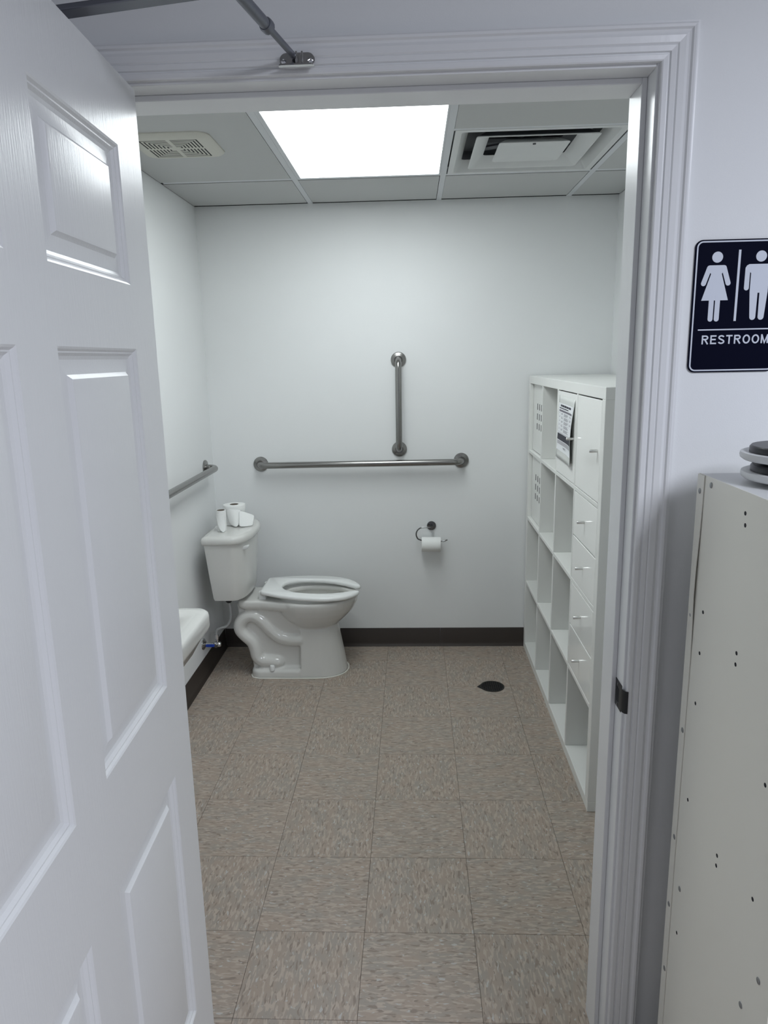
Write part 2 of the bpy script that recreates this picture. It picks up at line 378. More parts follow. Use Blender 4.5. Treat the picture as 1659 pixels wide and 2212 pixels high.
MB().tube([e2.lerp(sh, 0.545), e2.lerp(sh, 0.56), e2.lerp(sh, 0.60), e2.lerp(sh, 0.615)], [0.0095, 0.0108, 0.0108, 0.006], 14).build('collar', 'closer', cl)
MB().tube([e2.lerp(sh, 0.55), sh], 0.0052, 12).build('forearm_rod', 'closer', cl)
shoe = MB(); ring = rrect(-0.810, 2.0445, -0.750, 2.0685, 0.0118, 6)
shoe.prism(ring, -(YE - 0.0175), -(YE - 0.0215), lambda u, v, d: (u, -d, v))
shoe.build('shoe_plate', 'chrome', cl, bevel=0.0008, seg=1)
lg = MB(); lg.prism(rrect(-0.810, YE - 0.036, -0.750, YE - 0.0215, 0.006, 4), 2.0445, 2.047, lambda u, v, d: (u, v, d)); lg.build('shoe_flange', 'chrome', cl)
for sx in (-0.803, -0.757): MB().lathe([(0.0048, 0), (0.0048, 0.001), (0.002, 0.002), (0.0005, 0.0012)], (sx, YE - 0.0215, 2.0565), (0, -1, 0), 14).build('screw', 'chrome', cl)
yk = MB(); yk.box((-0.781, YE - 0.0345, 2.047), (-0.7775, YE - 0.0215, 2.066)); yk.box((-0.7715, YE - 0.0345, 2.047), (-0.768, YE - 0.0215, 2.066)); yk.build('shoe_yoke', 'chrome', cl, bevel=0.0008, seg=1)

# ------------------------------------------------------------------ ceiling light panel
lt = thing('ceiling_light', 'bright white rectangular light panel in the ceiling grid', 'ceiling light', (-0.764, -1.10, HC))
fx = [-1.0705, -1.054, -0.4745, -0.4675]; fy = [-1.703, -1.690, -0.508, -0.502]
MB().perf(fx, fy, lambda i, j: i == 1 and j == 1, HC - 0.002, HC + 0.05, lambda u, v, d: (u, v, d)).build('light_frame', 'tee', lt, bevel=0.0008, seg=1, smooth=0)
MB().box((fx[1] - 0.002, fy[1] - 0.002, HC + 0.001), (fx[2] + 0.002, fy[2] + 0.002, HC + 0.004)).build('diffuser', 'lit', lt, smooth=0)

# ------------------------------------------------------------------ square air diffuser
vx, vy = -0.143, -0.7905
va = thing('air_diffuser', 'grey square stepped air vent in the ceiling', 'air vent', (vx, vy, HC))
def sq(h, z, r=0.012): return [(vx + a, vy + b_, z) for a, b_ in rrect(-h, -h, h, h, r, 3)]
MB().loft([sq(0.2945, HC + 0.004, 0.002), sq(0.2945, HC - 0.0015, 0.002), sq(0.272, HC - 0.0015), sq(0.269, HC + 0.002), sq(0.240, HC + 0.040)], False, False).build('vent_frame', 'vent', va, smooth=30)
MB().loft([sq(0.240, HC + 0.040), sq(0.232, HC + 0.070), sq(0.160, HC + 0.080), sq(0.150, HC + 0.090)], False, False).build('back_pan', 'duct_and_shade', va, smooth=30)  # dark colour deepens the shade between frame and ring
MB().loft([sq(0.2145, HC + 0.002), sq(0.2165, HC - 0.001), sq(0.2135, HC - 0.003), sq(0.203, HC + 0.000), sq(0.160, HC + 0.034)], False, False).build('cone_ring', 'vent', va, smooth=30)
MB().loft([sq(0.2145, HC + 0.002), sq(0.166, HC + 0.0375), sq(0.160, HC + 0.034)], False, False).build('cone_back_shade', 'duct_and_shade', va, smooth=30)  # ring's back coloured dark so the near gap looks shaded
MB().loft([sq(0.10, HC + 0.020), sq(0.126, HC + 0.004), sq(0.128, HC + 0.0005), sq(0.125, HC - 0.001), sq(0.118, HC + 0.0005), sq(0.06, HC + 0.003)]).build('center_plate', 'vent', va, smooth=30)
MB().lathe([(0.150, 0.085), (0.150, 0.150), (0.001, 0.152)], (vx, vy, HC), n=32).build('duct_neck', 'duct_and_shade', va)
for sx, sy in ((1, 1), (1, -1), (-1, 1), (-1, -1)):
    MB().prism([(sx * 0.03, sy * 0.02), (sx * 0.17, sy * 0.10), (sx * 0.16, sy * 0.14), (sx * 0.02, sy * 0.06)], HC + 0.045, HC + 0.052, lambda u, v, d: (vx + u, vy + v, d)).build('vent_strut', 'duct_and_shade', va)
for a in (0, 1, 2, 3):
    c, s_ = cos(a * pi / 2 + 0.5), sin(a * pi / 2 + 0.5)
    MB().prism([(0.02 * c, 0.02 * s_), (0.13 * c - 0.07 * s_, 0.13 * s_ + 0.07 * c), (0.14 * c + 0.05 * s_, 0.14 * s_ - 0.05 * c)], HC + 0.088 + 0.006 * a, HC + 0.089 + 0.006 * a, lambda u, v, d: (vx + u, vy + v, d)).build('damper_blade', 'duct_and_shade', va)
MB().lathe([(0.006, 0), (0.006, -0.003), (0, -0.0035)], (vx, vy - 0.112, HC - 0.0007), n=12).build('screw', 'duct_and_shade', va)

# ------------------------------------------------------------------ exhaust fan
fxc, fyc = -1.412, -1.035
fn = thing('exhaust_fan', 'ivory plastic exhaust fan grille in the ceiling by the light panel', 'exhaust fan', (fxc, fyc, HC))
def rr(h, z, r): return [(fxc + a, fyc + b_, z) for a, b_ in rrect(-h, -h * 0.97, h, h * 0.97, r, 7)]
def rq(h, z): return [(fxc + a, fyc + b_, z) for a, b_ in rrect(-h, -h, h, h, 0.001, 7)]
MB().loft([rr(0.146, HC - 0.0005, 0.045), rr(0.1455, HC - 0.004, 0.045), rr(0.138, HC - 0.010, 0.042), rr(0.122, HC - 0.0135, 0.03), rq(0.105, HC - 0.015), rq(0.105, HC - 0.0144)], False, False).build('fan_bezel', 'fan', fn, smooth=40)
G = 0.105; NS = 7; pit = 0.0122
cutsx = sorted(set([round(s * v, 5) for s in (1, -1) for v in [0.0065, G] + [0.1 - k * pit for k in range(NS)] + [0.1 - k * pit - 0.0055 for k in range(NS)]]))
def fan_hole(i, j):
    x = abs(cutsx[i] + cutsx[i + 1]) / 2; y = abs(cutsx[j] + cutsx[j + 1]) / 2
    if x < 0.0065 or y < 0.0065: return False
    m = max(x, y)
    for k in range(NS):
        if 0.1 - k * pit - 0.0055 < m < 0.1 - k * pit: return True
    return False
MB().perf(cutsx, cutsx, fan_hole, HC - 0.015, HC - 0.0144, lambda u, v, d: (fxc + u, fyc + v, d)).build('fan_grille', 'fan', fn, smooth=0)
MB().box((fxc - 0.1045, fyc - 0.1045, HC - 0.0142), (fxc + 0.1045, fyc + 0.1045, HC - 0.001)).build('fan_slot_shade', 'hole', fn, smooth=0)  # dark box close behind the grille paints the slots' shade

# ------------------------------------------------------------------ bookcase
BX0, BX1, BYF, BYN, BZ = 0.0, 0.39, -0.016, -1.481, 1.465
bc = thing('bookcase', 'white cube bookcase with four rows of compartments against the right wall', 'bookcase', (0.2, -0.75, 0))
def bb(a, b, n, m='cab', parent=None, bev=0.0012): return MB().box(a, b).build(n, m, parent or bc, bevel=bev, seg=1, smooth=0)
TH, DV, CE = 0.038, 0.016, 0.3353
bb((BX0, BYN, BZ - TH), (BX1, BYF, BZ), 'top_board'); bb((BX0, BYN, 0), (BX1, BYF, TH), 'bottom_board')
bb((BX0, BYF - TH, TH), (BX1, BYF, BZ - TH), 'side_panel'); bb((BX0, BYN, TH), (BX1, BYN + TH, BZ - TH), 'side_panel')
rz = [TH + i * (CE + DV) for i in range(4)]            # floor of each row, from below
cy = [BYF - TH - i * (CE + DV) for i in range(4)]       # far edge of each column
for i in range(1, 4): bb((BX0, BYN + TH, rz[i] - DV), (BX1, BYF - TH, rz[i]), 'shelf')
for i in range(1, 4):
    for r in range(4): bb((BX0, cy[i], rz[r]), (BX1, cy[i] + DV, rz[r] + CE), 'divider')
def knob(parent, y, z):
    k_ = MB(); k_.lathe([(0.0052, 0), (0.0052, 0.0255), (0.0045, 0.0265), (0.0001, 0.0266)], (0.0005, y, z), (-1, 0, 0), 14); k_.build('knob', 'alu', parent)
gp = 0.0022
for c in (2, 3):
    d = bb((0.0005, cy[c] - CE + gp, rz[3] + gp), (0.017, cy[c] - gp, rz[3] + CE - 0.0045), 'cabinet_door', 'cabgloss')
    knob(d, cy[c] - CE + 0.034, rz[3] + CE / 2)
for r in (2, 1):
    for hlf in (1, 0):
        z0 = rz[r] + hlf * CE / 2 + gp; z1 = rz[r] + (hlf + 1) * CE / 2 - gp
        d = bb((0.0005, cy[3] - CE + gp, z0), (0.016, cy[3] - gp, z1), 'drawer', 'cabgloss')
        b = MB(); b.box((0.016, cy[3] - CE + 0.008, z0 + 0.006), (0.33, cy[3] - 0.008, z1 - 0.02)); b.build('drawer_box', 'cab', d, smooth=0)
        knob(d, cy[3] - CE / 2, (z0 + z1) / 2)
for r in (3, 2):
    ctr = cy[0] - CE / 2; zc = rz[r] + CE / 2 + 0.010
    ysl = [cy[0] - CE + 0.003] + [v for c_ in (-0.054, 0, 0.054) for v in (ctr + c_ - 0.010, ctr + c_ + 0.010)] + [cy[0] - 0.003]
    zsl = [rz[r] + 0.003] + [v for c_ in (-0.048, 0, 0.048) for v in (zc + c_ - 0.0155, zc + c_ + 0.0155)] + [rz[r] + CE - 0.003]
    ib = MB(); ib.perf(ysl, zsl, lambda i, j: i % 2 == 1 and j % 2 == 1, 0.019, 0.0198, lambda u, v, d: (d, u, v))
    o = ib.build('insert_front', 'cab', bc, smooth=0)
    MB().box((0.0202, ysl[0], zsl[0]), (0.3, ysl[-1], zsl[-1])).build('insert_slot_shade', 'hole', o, smooth=0)  # dark block just behind the front makes its slots look shaded

# ------------------------------------------------------------------ notice taped on a bookcase door
nz_ = thing('paper_notice', 'printed paper notice in a plastic sleeve taped on a bookcase door', 'notice', (-0.002, -0.93, 1.29))
NW, NH, NY, NZ = 0.272, 0.180, -0.792, 1.378
def sheet(u, v, off=0.0):      # u across, v down; right edge has come loose and bows out, lower corner lifts
    cr = max(0, (u - 0.55) / 0.45) ** 2
    x = -0.0015 - 0.0085 * cr * (0.25 + sin(min(v, 1.0) * pi * 0.80)) - 0.002 * v * v - off
    return (x, NY - NW * (u + 0.05 * v * (1 - u) * -1.2 - 0.03 * cr * v), NZ - NH * v - 0.004 * u)
def npatch(mb, u0, v0, u1, v1, off, nu=8, nv=2):
    rows = [[sheet(u0 + (u1 - u0) * i / nu, v0 + (v1 - v0) * j / nv, off) for i in range(nu + 1)] for j in range(nv + 1)]
    mb.loft(rows, False, False, closed=False)
b = MB(); npatch(b, -0.02, -0.16, 1.02, 1.24, 0, 14, 16); o = b.build('sleeve', 'sleeve', nz_); o.modifiers.new('t', 'SOLIDIFY').thickness = 0.0004
b = MB(); npatch(b, 0, 0, 1, 1.05, 0.0007, 14, 14); b.build('sheet', 'paper', nz_)
b = MB(); npatch(b, 0.02, 0.675, 0.96, 0.815, 0.0013, 10, 3); b.build('dark_band', 'ink', nz_)
b = MB(); npatch(b, 0.05, 0.145, 0.93, 0.185, 0.0013, 10); b.build('table_header', 'inkgrey', nz_)
b = MB()
for a, c in ((0.14, 0.21), (0.225, 0.37), (0.385, 0.53), (0.545, 0.66), (0.675, 0.83)): npatch(b, a, 0.03, c, 0.072, 0.0013, 3, 1)
for a, c in ((0.06, 0.19), (0.20, 0.38), (0.39, 0.66)): npatch(b, a, 0.098, c, 0.118, 0.0013, 3, 1)
b.build('title', 'ink', nz_)
b = MB(); rnd = random.Random(3)
for r in range(5):
    v = 0.215 + r * 0.087
    for a, c, n in ((0.06, 0.13, 1), (0.20, 0.32, 2), (0.38, 0.70, 3), (0.76, 0.92, 2 if r < 3 else 0)):
        for l_ in range(n): npatch(b, a, v + l_ * 0.020, a + (c - a) * rnd.uniform(0.6, 1), v + l_ * 0.020 + 0.009, 0.0013, 3, 1)
    npatch(b, 0.04, v + 0.069, 0.95, v + 0.071, 0.0013, 6, 1)
for v in (0.655,): npatch(b, 0.06, v, 0.9, v + 0.006, 0.0013, 6, 1)
for v in (0.835, 0.855, 0.875, 0.895): npatch(b, 0.03, v, 0.95, v + 0.009, 0.0013, 6, 1)
npatch(b, 0.42, 0.945, 0.58, 0.96, 0.0013, 3, 1); npatch(b, 0.44, 0.972, 0.62, 0.98, 0.0013, 3, 1)
b.build('small_print', 'inkgrey', nz_)

# ------------------------------------------------------------------ grab bars
def grab(label, A, B, out, loc):
    t = thing('grab_bar', label, 'grab bar', loc, 'stainless steel grab bars')
    A, B, out = Vector(A), Vector(B), Vector(out); ax = (B - A).normalized(); o_ = 0.062; r = 0.045
    path = [A, A + out * (o_ - r)] + [A + out * (o_ - r) + ax * r + (out * sin(t_) - ax * cos(t_)) * r for t_ in [pi / 2 * i / 6 for i in range(1, 7)]]
    path += [B + out * (o_ - r) - ax * r + (out * cos(t_) + ax * sin(t_)) * r for t_ in [pi / 2 * i / 6 for i in range(0, 7)]] + [B]
    MB().tube(path, 0.0165, 18).build('bar', 'steel', t)
    for e in (A, B): MB().lathe([(0.0395, 0), (0.0395, 0.005), (0.036, 0.009), (0.021, 0.0125), (0.020, 0.012), (0.0165, 0.012)], e, out, 32).build('flange', 'steel', t)
grab('long horizontal stainless steel grab bar on the back wall', (-1.402, 0, 1.029), (-0.343, 0, 1.034), (0, -1, 0), (-0.87, 0, 1.03))
grab('short vertical stainless steel grab bar above the long bar', (-0.664, 0, 1.556), (-0.666, 0, 1.098), (0, -1, 0), (-0.665, 0, 1.33))
grab('stainless steel grab bar on the left wall above the toilet tank', (XL, -0.150, 1.036), (XL, -1.064, 1.036), (1, 0, 0), (XL, -0.6, 1.036))

# ------------------------------------------------------------------ toilet paper holder and its roll
ph = thing('paper_holder', 'dark metal hook toilet paper holder on the back wall', 'paper holder', (-0.501, 0, 0.684))
hx, hz = -0.501, 0.684
MB().lathe([(0.0245, 0), (0.0245, 0.006), (0.022, 0.009), (0.0001, 0.0105)], (hx, 0, hz), (0, -1, 0), 28).build('rosette', 'nickel', ph)
MB().tube([(hx, -0.008, hz), (hx + 0.001, -0.052, hz)], 0.008, 16).build('post', 'nickel', ph)
yh = -0.048
hk = [(hx, yh, hz - 0.001), (hx - 0.02, yh, hz + 0.001)] + [(hx - 0.045 - 0.037 * sin(a), yh, hz - 0.036 + 0.037 * cos(a)) for a in [pi * i / 12 for i in range(0, 10)]]
hk += [(-0.556, yh, 0.6155), (-0.54, yh, 0.6125), (-0.50, yh, 0.611), (-0.455, yh, 0.609), (-0.435, yh, 0.610), (-0.418, yh, 0.617)]
MB().tube(catmull(hk, 3), 0.0036, 10).build('hook', 'nickel', ph)
tr = thing('toilet_roll', 'part used toilet roll hanging on the dark metal hook', 'toilet roll', (-0.505, yh, 0.580), 'rolls of toilet paper')
RC = Vector((-0.5545, yh, 0.5935)); 
MB().lathe([(0.0215, 0.0), (0.038, 0.0), (0.039, 0.002), (0.039, 0.098), (0.038, 0.100), (0.0215, 0.100), (0.0215, 0.0)], RC, (1, 0, -0.02), 36).build('paper', 'tissue', tr, smooth=50)
MB().lathe([(0.021, 0.001), (0.021, 0.099), (0.0195, 0.099), (0.0195, 0.001), (0.021, 0.001)], RC, (1, 0, -0.02), 28).build('core', 'card', tr)

# ------------------------------------------------------------------ toilet
TX, TY = XL, -0.29
def W3(X, Y, Z): return (TX + X, TY + Y, Z)
to = thing('toilet', 'white two piece toilet with open front seat and exposed trapway', 'toilet', (TX + 0.45, TY, 0))
def egg(xc, af, ab, w_, z, n=40):
    r = []
    for i in range(n):
        t_ = 2 * pi * i / n; c = cos(t_)
        yy = sin(t_)
        r.append(W3(xc + (af if c > 0 else ab) * (abs(c) ** 0.92) * (1 if c > 0 else -1), w_ * yy, z))
    return r
body = MB()
outer = [(0.54, 0.060, 0.06, 0.06, 0.225), (0.545, 0.118, 0.10, 0.090, 0.245), (0.545, 0.148, 0.125, 0.118, 0.272), (0.545, 0.178, 0.160, 0.142, 0.300), (0.545, 0.207, 0.180, 0.162, 0.332), (0.545, 0.226, 0.195, 0.176, 0.366), (0.545, 0.2335, 0.20, 0.182, 0.392), (0.545, 0.232, 0.20, 0.181, 0.403), (0.545, 0.226, 0.195, 0.176, 0.408)]
inner = [(0.55, 0.188, 0.146, 0.126, 0.408), (0.55, 0.184, 0.142, 0.122, 0.400), (0.55, 0.185, 0.143, 0.123, 0.386), (0.55, 0.199, 0.157, 0.139, 0.377), (0.55, 0.197, 0.155, 0.137, 0.352), (0.55, 0.155, 0.122, 0.105, 0.320), (0.55, 0.09, 0.08, 0.07, 0.297), (0.55, 0.02, 0.02, 0.02, 0.288)]
body.loft([egg(*p) for p in outer + inner])
def dplan(xb, xm, xf, w_, z, n=14, p=2.2, y0=0):
    pts = [W3(xb, -w_, z)]
    for i in range(n + 1):
        t_ = pi * i / n; c, s_ = cos(t_), sin(t_)
        pts.append(W3(xm + (xf - xm) * abs(s_) ** (2 / p), y0 - w_ * (1 if c > 0 else -1) * abs(c) ** (2 / p), z))
    pts.append(W3(xb, w_, z)); return pts
body.loft([dplan(0.488, 0.56, 0.716, 0.128, 0), dplan(0.488, 0.56, 0.714, 0.127, 0.012), dplan(0.489, 0.56, 0.700, 0.116, 0.10), dplan(0.490, 0.56, 0.684, 0.106, 0.19), dplan(0.490, 0.56, 0.677, 0.100, 0.24), dplan(0.490, 0.56, 0.66, 0.085, 0.262)])
body.loft([[W3(*p) for p in ((xa, -0.078, z), (xb, -0.078, z), (xb, 0.078, z), (xa, 0.078, z))] for xa, xb, z in ((0.245, 0.5, 0.0), (0.235, 0.5, 0.10), (0.205, 0.5, 0.20), (0.19, 0.495, 0.255), (0.185, 0.40, 0.285), (0.175, 0.39, 0.385))])
body.loft([[W3(X, Y, z) for X, Y in rrect(0.232 + i_, -0.128 + i_, 0.52, 0.128 - i_, 0.05, 5)] for z, i_ in ((0, 0), (0.030, 0.002), (0.040, 0.008), (0.043, 0.018))])
body.loft([[W3(X, Y, z) for X, Y in rrect(0.185 + i_, -(0.118 - i_), 0.42, 0.118 - i_, 0.035, 5)] for z, i_ in ((0.352, 0.02), (0.366, 0.004), (0.376, 0), (0.398, 0.0), (0.405, 0.006))])
for sg in (-1, 1):
    body.loft([[W3(X, sg * (Y - i_), z) for X, Y in [(0.30, 0.118), (0.36, 0.130), (0.42, 0.150), (0.50, 0.174), (0.50, 0.140), (0.42, 0.105), (0.385, 0.05), (0.30, 0.05)]] for z, i_ in ((0.352, 0.020), (0.366, 0.004), (0.376, 0.0), (0.398, 0.0), (0.405, 0.006))])
body.loft([[W3(*p) for p in ((xa, -w_, z), (xb, -w_, z), (xb, w_, z), (xa, w_, z))] for xa, xb, z, w_ in ((0.40, 0.51, 0.20, 0.085), (0.37, 0.52, 0.25, 0.090), (0.34, 0.50, 0.28, 0.095), (0.30, 0.43, 0.31, 0.098), (0.28, 0.40, 0.36, 0.10))])
tp = [(0.50, 0.190), (0.45, 0.190), (0.39, 0.203), (0.345, 0.240), (0.300, 0.292), (0.258, 0.318), (0.218, 0.312), (0.190, 0.280), (0.188, 0.243), (0.212, 0.212), (0.244, 0.180), (0.258, 0.140), (0.266, 0.100), (0.294, 0.078), (0.335, 0.074), (0.372, 0.066), (0.392, 0.048)]
for sg in (-1, 1):
    pth = catmull([W3(X, sg * 0.080, Z) for X, Z in tp], 5)
    rad = [0.0335] * len(pth)
    rad[-1] = 0.010; rad[-2] = 0.018; rad[-3] = 0.024; rad[-4] = 0.028; rad[-5] = 0.031
    body.tube(pth, rad, 16)
bo = body.build('bowl', 'china', to, smooth=0)
rm = bo.modifiers.new('remesh', 'REMESH'); rm.mode = 'VOXEL'; rm.voxel_size = 0.0042; rm.use_smooth_shade = True
sm = bo.modifiers.new('smooth', 'SMOOTH'); sm.factor = 0.5; sm.iterations = 11
# tank with lid
def tplan(xb, xm, xf, w_, z, r=0.012):
    pts = [W3(xb, -w_ + r, z), W3(xb + r * 0.3, -w_ + r * 0.3, z), W3(xb + r, -w_, z)]
    n = 22
    for i in range(n + 1):
        t_ = pi * i / n; c, s_ = cos(t_), sin(t_); p = 2.5
        pts.append(W3(xm + (xf - xm) * abs(s_) ** (2 / p), -w_ * (1 if c > 0 else -1) * abs(c) ** (2 / p), z))
    return pts + [W3(xb + r, w_, z), W3(xb + r * 0.3, w_ - r * 0.3, z), W3(xb, w_ - r, z)]
tk = MB(); tk.loft([tplan(0.100, 0.17, 0.236, 0.175, 0.428), tplan(0.093, 0.175, 0.246, 0.187, 0.433), tplan(0.090, 0.175, 0.250, 0.191, 0.445), tplan(0.080, 0.178, 0.258, 0.199, 0.55), tplan(0.068, 0.18, 0.268, 0.208, 0.700), tplan(0.066, 0.18, 0.269, 0.209, 0.716), tplan(0.072, 0.18, 0.263, 0.203, 0.718)])
tk.build('tank', 'china', to, smooth=40)
MB().loft([tplan(0.066, 0.18, 0.272, 0.212, 0.7165), tplan(0.060, 0.183, 0.279, 0.219, 0.7185), tplan(0.058, 0.184, 0.283, 0.222, 0.728), tplan(0.059, 0.184, 0.283, 0.222, 0.742), tplan(0.063, 0.183, 0.279, 0.218, 0.751), tplan(0.072, 0.18, 0.270, 0.209, 0.7565), tplan(0.088, 0.18, 0.250, 0.19, 0.7575)]).build('tank_lid', 'china', to, smooth=60)
MB().lathe([(0.04, 0), (0.04, 0.028)], W3(0.175, 0, 0.402), n=24, cap0=True, cap1=True).build('tank_gasket', 'rubber', to)
lv = MB(); Lc = Vector(W3(0.247, -0.140, 0.690))
lv.tube([Lc, Lc + Vector((0.014, -0.010, 0.0)), Lc + Vector((0.016, -0.018, 0.001))], 0.006, 10)
leaf = [(-0.022, -0.006, 0.0035), (-0.012, -0.003, 0.0075), (0.0, 0.0015, 0.010), (0.012, 0.006, 0.009), (0.020, 0.0115, 0.005), (0.023, 0.015, 0.002)]
lv.loft([[tuple(Lc + Vector((0.008 + dx, -0.021 + yy - dx * 0.25, dz + hh))) for yy, hh in ((0.003, -h_), (-0.0015, -h_ * 0.8), (-0.0035, 0), (-0.0015, h_ * 0.8), (0.003, h_))] for dx, dz, h_ in leaf])
lv.build('flush_lever', 'seat', to, smooth=50)
# open front seat
so = [(0.302, 0.092), (0.303, 0.105), (0.318, 0.118), (0.345, 0.130), (0.40, 0.152), (0.46, 0.170), (0.52, 0.181), (0.58, 0.184), (0.64, 0.178), (0.69, 0.163), (0.73, 0.139), (0.76, 0.108), (0.778, 0.078), (0.787, 0.055)]
si = [(0.789, 0.046), (0.786, 0.037), (0.765, 0.037), (0.735, 0.052), (0.70, 0.075), (0.65, 0.097), (0.59, 0.110), (0.53, 0.110), (0.47, 0.098), (0.425, 0.070), (0.402, 0.035), (0.396, 0.0)]
half = so + si
outline = [(x, -y) for x, y in half] + [(x, y) for x, y in reversed(half[:-1])]
def sz(X): return 0.457 - (X - 0.30) * 0.048
def inset(poly, d):
    r = []; n = len(poly)
    for i in range(n):
        a, b_, c = Vector(poly[i - 1]), Vector(poly[i]), Vector(poly[(i + 1) % n])
        t1, t2 = (b_ - a).normalized(), (c - b_).normalized(); n_ = Vector((-(t1 + t2).y, (t1 + t2).x)).normalized()
        r.append((b_.x + n_.x * d, b_.y + n_.y * d))
    return r
ccw = sum(outline[i - 1][0] * outline[i][1] - outline[i][0] * outline[i - 1][1] for i in range(len(outline))) > 0
if not ccw: outline.reverse()
sb = MB(); sb.loft([[W3(X, Y, sz(X) - dz) for X, Y in inset(outline, i_)] for dz, i_ in ((0.021, 0.005), (0.018, 0.001), (0.012, 0.0), (0.006, 0.0008), (0.002, 0.004), (0.0, 0.010))])
sb.build('seat', 'seat', to, smooth=50)
for s_ in (-1, 1):
    hb = MB(); hb.prism(rrect(0.290, s_ * 0.075 - 0.014, 0.326, s_ * 0.075 + 0.014, 0.006, 3), 0.404, 0.444, W3); hb.build('seat_hinge', 'seat', to, bevel=0.002)
    MB().lathe([(0.013, 0), (0.013, 0.018), (0.010, 0.0245), (0.0001, 0.027)], W3(0.345, s_ * 0.116, 0.040), n=16).build('bolt_cap', 'seat', to)
ck = [W3(X, Y, 0.002) for X, Y in [(0.52, -0.131), (0.28, -0.131), (0.245, -0.118), (0.232, -0.09), (0.232, 0.09), (0.245, 0.118), (0.28, 0.131), (0.52, 0.131)]]
ck += [(p[0] + 0.002, p[1], 0.002) for p in reversed(dplan(0.488, 0.56, 0.718, 0.131, 0)[1:-1])]
MB().tube(ck + [ck[0]], 0.0035, 6, False).build('caulk_bead', 'caulk', to)

# ------------------------------------------------------------------ supply valve
sv = thing('supply_valve', 'chrome water valve with blue handle on the left wall under the tank', 'valve', (XL, -0.40, 0.18))
vy_, vz_ = -0.400, 0.178
MB().lathe([(0.030, 0), (0.029, 0.004), (0.016, 0.012), (0.010, 0.013)], (XL, vy_, vz_), (1, 0, 0), 24).build('escutcheon', 'chrome', sv)
MB().tube([(XL + 0.004, vy_, vz_), (XL + 0.075, vy_, vz_)], 0.0085, 14).build('stub_pipe', 'chrome', sv)
vb = MB(); vb.tube([(XL + 0.055, vy_, vz_), (XL + 0.060, vy_, vz_), (XL + 0.085, vy_, vz_), (XL + 0.092, vy_, vz_)], [0.010, 0.014, 0.014, 0.009], 14); vb.tube([(XL + 0.072, vy_, vz_), (XL + 0.072, vy_, vz_ + 0.034)], 0.0075, 12); vb.tube([(XL + 0.072, vy_ , vz_), (XL + 0.072, vy_ - 0.028, vz_)], 0.009, 12)
vb.build('valve_body', 'chrome', sv)
hb = MB(); hb.prism(rrect(XL + 0.022, vz_ - 0.002, XL + 0.066, vz_ + 0.012, 0.0055, 4), vy_ - 0.034, vy_ - 0.027, lambda u, v, d: (u, d, v)); hb.build('blue_handle', 'blue', sv, bevel=0.0015)
MB().tube([(XL + 0.072, vy_, vz_ + 0.030), (XL + 0.072, vy_, vz_ + 0.052)], 0.010, 8).build('hose_nut', 'chrome', sv)
hp = catmull([(XL + 0.072, vy_, vz_ + 0.045), (XL + 0.074, vy_, vz_ + 0.072), (XL + 0.092, vy_, vz_ + 0.085), (XL + 0.125, vy_ + 0.004, vz_ + 0.095), (XL + 0.146, vy_ + 0.008, vz_ + 0.13), (XL + 0.148, vy_ + 0.012, vz_ + 0.18), (XL + 0.142, vy_ + 0.014, vz_ + 0.225)], 6)
MB().tube(hp, 0.0068, 12).build('braided_hose', 'hose', sv)
e = hp[-1]; MB().lathe([(0.010, -0.01), (0.019, 0.0), (0.019, 0.026), (0.014, 0.0265)], e, n=12, cap0=True, cap1=True).build('coupling_nut', 'rubber', sv)

# ------------------------------------------------------------------ wall hung sink
sk = thing('sink', 'white wall hung sink with rounded front corner behind the open door', 'sink', (XL + 0.2, -1.83, 0.80))
SX0, SX1, SY0, SY1, SZ = XL + 0.001, -1.238, -2.10, -1.590, 0.804
def srect(i, z, r, ib=0.0): return [(X, Y, z) for X, Y in rrect(SX0 + ib, SY0 + i, SX1 - i, SY1 - i, r, 8)]
bx, by = -1.455, -1.85
def basin(a, b_, z):
    base_ = rrect(-1, -1, 1, 1, 0.55, 8)
    return [(bx + a * u, by + b_ * v, z) for u, v in base_]
sbm = MB()
sbm.loft([srect(0.175, 0.585, 0.04, 0.002), srect(0.135, 0.595, 0.05, 0.002), srect(0.085, 0.630, 0.05), srect(0.045, 0.680, 0.05), srect(0.022, 0.722, 0.05), srect(0.012, 0.738, 0.05), srect(0.003, 0.746, 0.05), srect(0.0, 0.756, 0.05), srect(0.0, 0.788, 0.05), srect(0.002, 0.797, 0.049), srect(0.008, 0.8015, 0.045),
          srect(0.030, 0.8020, 0.035, 0.05), srect(0.033, 0.8015, 0.033, 0.05), srect(0.037, 0.8015, 0.033, 0.05), srect(0.040, 0.8015, 0.033, 0.05), basin(0.135, 0.190, 0.7985), basin(0.128, 0.183, 0.790), basin(0.115, 0.165, 0.74), basin(0.08, 0.12, 0.69), basin(0.02, 0.03, 0.675)])
sbm.build('sink_basin', 'china', sk, smooth=60)
MB().lathe([(0.022, 0), (0.022, 0.003), (0.014, 0.004), (0.0001, 0.002)], (bx, by, 0.676), n=20).build('drain_ring', 'chrome', sk)

